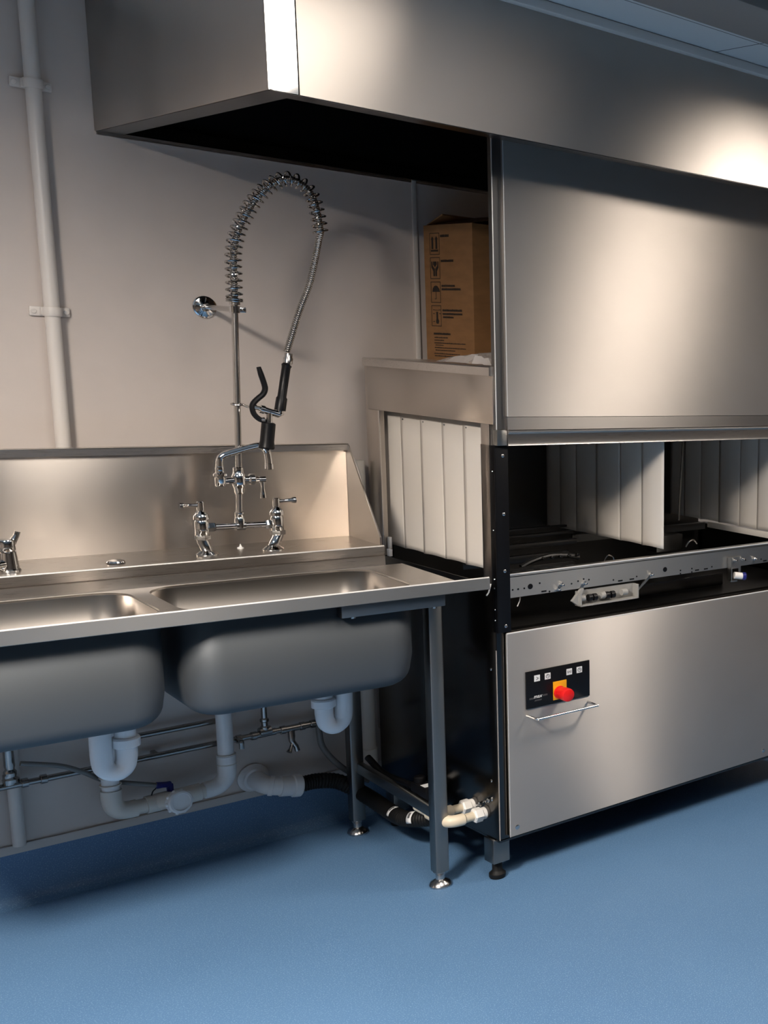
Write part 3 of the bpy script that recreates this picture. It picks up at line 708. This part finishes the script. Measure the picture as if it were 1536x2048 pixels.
# chrome water pipes
PY = 3.6345
cw = thing('water_pipe', 'long horizontal chrome water pipe with valves under both bowls', 'pipe', W, (1.1, PY, .33))
part(MB().tube([(.20, PY, .336), (1.50, PY, .347), (1.62, PY, .349)], .0085, 14), 'pipe', 'pipe_chrome', cw)
for x in (.80, .84, 1.305, 1.345, 1.425, 1.480, 1.510): part(MB().cyl((x-.007, PY, .3415+.006*(x-.8)), (x+.007, PY, .3415+.006*(x-.8)), .0125), 'coupling', 'pipe_chrome', cw)
for x in (1.335, 1.43): part(MB().cyl((x, PY, .345), (x+.07, PY, .346), .0105), 'sleeve', 'pipe_chrome', cw)
for x in (.24, .62, 1.10, 1.56): part(MB().box(x-.006, x+.006, PY+.004, YB-.001, .335, .348, .002), 'pipe_clip', 'pipe_chrome', cw)
v = part(MB().lathe([(.011, .352), (.013, .358), (.013, .366), (.009, .370), (.009, .380), (.012, .383), (.012, .390), (.008, .394), (.008, .47)], (1.376, PY, 0), seg=18).cyl((1.36, PY, .352), (1.392, PY, .353), .014), 'valve', 'pipe_chrome', cw)
part(MB().cyl((1.30, PY-.012, .345), (1.30, PY-.030, .343), .008).box(1.294, 1.306, PY-.036, PY-.026, .322, .348, .002), 'shutoff_handle', 'pipe_chrome', cw)
v = part(MB().cyl((.770, PY, .345), (.770, PY, .372), .014).lathe([(.018, .352), (.018, .360), (.012, .366), (.014, .372), (.014, .380), (.010, .386), (.012, .395), (.010, .47)], (.772, PY-.002, 0), seg=18), 'valve', 'pipe_chrome', cw)
v = part(MB().tube([(1.448, PY, .345), (1.447, PY-.004, .322), (1.446, PY-.008, .306)], [.009, .010, .008], 14).tube([(1.446, PY-.008, .308), (1.455, PY-.012, .290), (1.458, PY-.014, .276)], .0075, 12), 'drain_cock', 'pipe_chrome', cw)
part(MB().tube([(1.446, PY-.010, .304), (1.436, PY-.020, .288), (1.430, PY-.024, .280)], [.004, .005, .008], 10), 'cock_lever', 'pipe_chrome', v)
single(MB().tube([(1.06, PY+.01, .4065), (1.262, PY+.01, .4087)], .0085, 14), 'water_pipe', 'pipe_chrome', 'upper horizontal chrome pipe seen in the gap between the bowls', 'pipe', W, (1.1, PY+.01, .40))

# ------------------------------------------------------------------ waste pipes
wa = thing('waste_pipe', 'white plastic waste pipe along skirting with two drops and round access cap', 'pipe', W, (1.1, 3.6, .2))
WY = 3.60; r = .0205
zl = lambda x: .218+(x-.965)*.02
part(MB().tube([(.975, WY, .246), (.975, WY, .520)], r, 20), 'drop_pipe', 'pvc', wa)
part(MB().tube([(1.257, WY, .262), (1.257, WY, .560)], r, 20), 'drop_pipe', 'pvc', wa)
el1 = catmull([(.975, WY, .285), (.975, WY, .258), (.979, WY, .238), (.992, WY, .223), (1.012, WY, .219), (1.03, WY, .219)], 5)
part(MB().tube(el1, r+.0035, 20), 'elbow', 'pvc_grey', wa)
el2 = catmull([(1.257, WY, .315), (1.257, WY, .275), (1.253, WY, .252), (1.238, WY, .233), (1.218, WY, .226), (1.195, WY, .225)], 5)
part(MB().tube(el2, r+.0035, 20), 'elbow', 'pvc', wa)
part(MB().tube([(1.01, WY, .219), (1.215, WY, .2255)], r, 20), 'run_pipe', 'pvc_grey', wa)
mb = MB().cyl((1.052, WY, .2205), (1.185, WY, .2245), r+.0045)
mb.tube([(1.085, WY, .222), (1.100, WY-.030, .230), (1.112, WY-.075, .236)], [r+.002, r+.003, r+.004], 20)
tee = part(mb, 'access_tee', 'pvc_grey', wa)
capd = (.16, -.95, .12)
mb = MB().lathe([(.027, 0), (.032, .002), (.032, .018), (.029, .022), (.024, .023), (.023, .020), (.001, .020)], (1.107, WY-.065, .235), capd, 22)
ax, ay, az = frame_from(capd)
for k in range(10):
    c = Vector((1.107, WY-.065, .235))+az*.010+(ax*math.cos(2*PI*k/10)+ay*math.sin(2*PI*k/10))*.031
    mb.ball(c, .0055, sub=2)
part(mb, 'access_cap', 'pvc', tee, 'round white screw cap')
for x, z in ((.975, .322), (.975, .300), (1.257, .318), (1.257, .290)): part(MB().cyl((x, WY, z-.0018), (x, WY, z+.0018), r+.0045), 'joint_ring', 'pvc_grey', wa)
# u traps under the bowls
def trap(pts, nut, label):
    t = thing('waste_trap', label, 'waste trap', K, (pts[3][0], pts[3][1], pts[3][2]), 'white u traps under the bowls')
    part(MB().tube(catmull(pts, 7), .0225, 22), 'bend', 'pvc_bright', t)
    n = nut
    part(MB().lathe([(.024, 0), (.030, .003), (.030, .022), (.027, .026)], n, (0, 0, 1), 24), 'union_nut', 'pvc_bright', t)
    part(MB().cyl((n[0], n[1], n[2]+.024), (n[0], n[1], .6195), .022), 'tail_pipe', 'pvc_bright', t)
tn = (-.768, .300, .520)
trap([(-.768, .300, .530), (-.768, .300, .498), (-.775, .300, .472), (-.793, .300, .462), (-.812, .300, .474), (-.818, .300, .500), (-.818, .300, .575), (-.816, .33, .592), (-.800, .48, .592)], tn, 'white plastic u bend trap under the left bowl')
tn = (-.318, .300, .530)
trap([(-.318, .300, .545), (-.318, .300, .510), (-.312, .300, .485), (-.294, .300, .474), (-.275, .300, .485), (-.268, .300, .510), (-.268, .300, .575), (-.268, .33, .590), (-.30, .50, .590)], tn, 'white plastic u bend trap under the right bowl')
# big elbow out of the wall and its black hose
we = thing('waste_elbow', 'large white plastic elbow turning out of the wall near the skirting', 'pipe fitting', W, (1.33, YB, .19))
part(MB().tube(catmull([(1.352, YB+.01, .203), (1.353, YB-.03, .201), (1.357, YB-.062, .197), (1.372, YB-.082, .192), (1.395, YB-.088, .187), (1.43, YB-.090, .180)], 6), .0265, 22).lathe([(.043, 0), (.043, .006), (.036, .014), (.033, .022)], (1.352, YB-.002, .203), (.02, -1, -.03), 26).cyl((1.366, YB-.078, .1935), (1.377, YB-.083, .191), .030), 'elbow', 'pvc', we)
part(MB().cyl((1.392, YB-.088, .187), (1.425, YB-.090, .181), .030).lathe([(.030, 0), (.034, .003), (.034, .022), (.031, .025)], (1.424, YB-.090, .181), (1, -.02, -.16), 22), 'socket', 'pvc', we)
dh = thing('drain_hose', 'thick black ribbed drain hose with white tags from white elbow to dishwasher side', 'hose', D, (-.10, .45, .10))
hb = catmull([(-.268, .697, .1785), (-.22, .694, .178), (-.165, .682, .165), (-.125, .64, .135), (-.108, .56, .116), (-.106, .47, .106), (-.106, .40, .108), (-.100, .345, .120), (-.080, .30, .130), (-.055, .275, .136), (-.032, .265, .138)], 12)
part(MB().tube(hb, [.0225+.0018*(i % 2) for i in range(len(hb))], 16), 'hose', 'black_rubber', dh)
def tag(i, ln, parent, rr_=.0248):
    p = hb[i]; d = (hb[i+1]-hb[i-1]).normalized()
    a, b, _ = frame_from(d); rows = []
    for k in range(9):
        f = math.radians(-50+100*k/8); v = Vector((-.35, -.75, .55)); v = (v-d*v.dot(d)).normalized(); u = d.cross(v)
        n = v*math.cos(f)+u*math.sin(f); rows.append([tuple(p-d*ln+n*rr_), tuple(p+d*ln+n*rr_)])
    l = part(MB().sheet(rows), 'paper_tag', 'white_label', parent, 'white printed tag', solid=.0006)
    rows = [[tuple(Vector(r[0])*(1-t)+Vector(r[1])*t+(Vector(r[0])-(p-d*ln))*.03) for t in (.3, .7)] for r in rows[2:6]]
    part(MB().sheet(rows), 'tag_print', 'grey_print', l, solid=.0004)
tag(63, .006, dh); tag(84, .010, dh)
iv = part(MB().box(-.090, -.050, .30, .39, .175, .222, .006).cyl((-.05, .33, .205), (-.030, .33, .205), .014).lathe([(.016, 0), (.016, .014), (.012, .018)], (-.07, .37, .222), (0, 0, 1), 20).tube(catmull([(-.07, .39, .20), (-.075, .44, .20), (-.10, .52, .215), (-.11, .60, .25)], 6), .010, 12), 'inlet_valve', 'black_plastic', dw, 'black inlet valve with white tag')
part(MB().box(-.085, -.058, .312, .338, .2222, .2232), 'paper_tag', 'white_label', iv, 'white printed tag')
# grey items
single(MB().tube([(1.664, 3.605, .19), (1.664, 3.605, 1.15)], .0195, 18).cyl((1.664, 3.605, .19), (1.664, 3.605, .24), .023), 'soil_pipe', 'pvc_grey', 'thick grey vertical waste pipe on the wall behind the rear sink leg', 'pipe', W, (1.664, 3.605, .19))
single(MB().tube(catmull([(1.533, 3.645, .40), (1.533, 3.645, .31), (1.540, 3.64, .262), (1.565, 3.62, .215), (1.60, 3.60, .176), (1.64, 3.56, .15)], 7), .009, 12), 'flexible_hose', 'grey_tube', 'thin grey flexible hose curving down the wall beside the right trap', 'hose', W, (1.54, 3.64, .15))
bt = thing('condensate_tube', 'thin grey tube with dark blue push elbow on top of the waste pipe', 'hose', W, (1.112, 3.6, .246))
part(MB().tube(catmull([(.79, 3.612, .402), (.87, 3.612, .376), (.92, 3.617, .345), (.975, 3.642, .300), (1.03, 3.612, .286), (1.082, 3.600, .270)], 6), .0065, 12), 'tube', 'grey_tube', bt)
part(MB().tube([(1.080, 3.60, .271), (1.106, 3.60, .266), (1.112, 3.60, .263), (1.113, 3.60, .240)], [.0085, .0085, .009, .0085], 12).box(1.078, 1.116, 3.593, 3.607, .261, .274, .003), 'push_elbow', 'blue_plastic', bt, 'dark blue elbow')
part(MB().tube(catmull([(1.080, 3.598, .264), (1.070, 3.597, .256), (1.066, 3.597, .244)], 4), .0016, 6), 'wire_tail', 'black_plastic', bt)

# ------------------------------------------------------------------ view
w = bpy.data.worlds.new('world'); SC.world = w; w.use_nodes = True
w.node_tree.nodes['Background'].inputs[0].default_value = (.5, .5, .5, 1); w.node_tree.nodes['Background'].inputs[1].default_value = .05
vs = SC.view_settings; vs.view_transform = 'Standard'; vs.look = 'None'; vs.gamma = 1; vs.use_curve_mapping = False; vs.exposure = 0.85
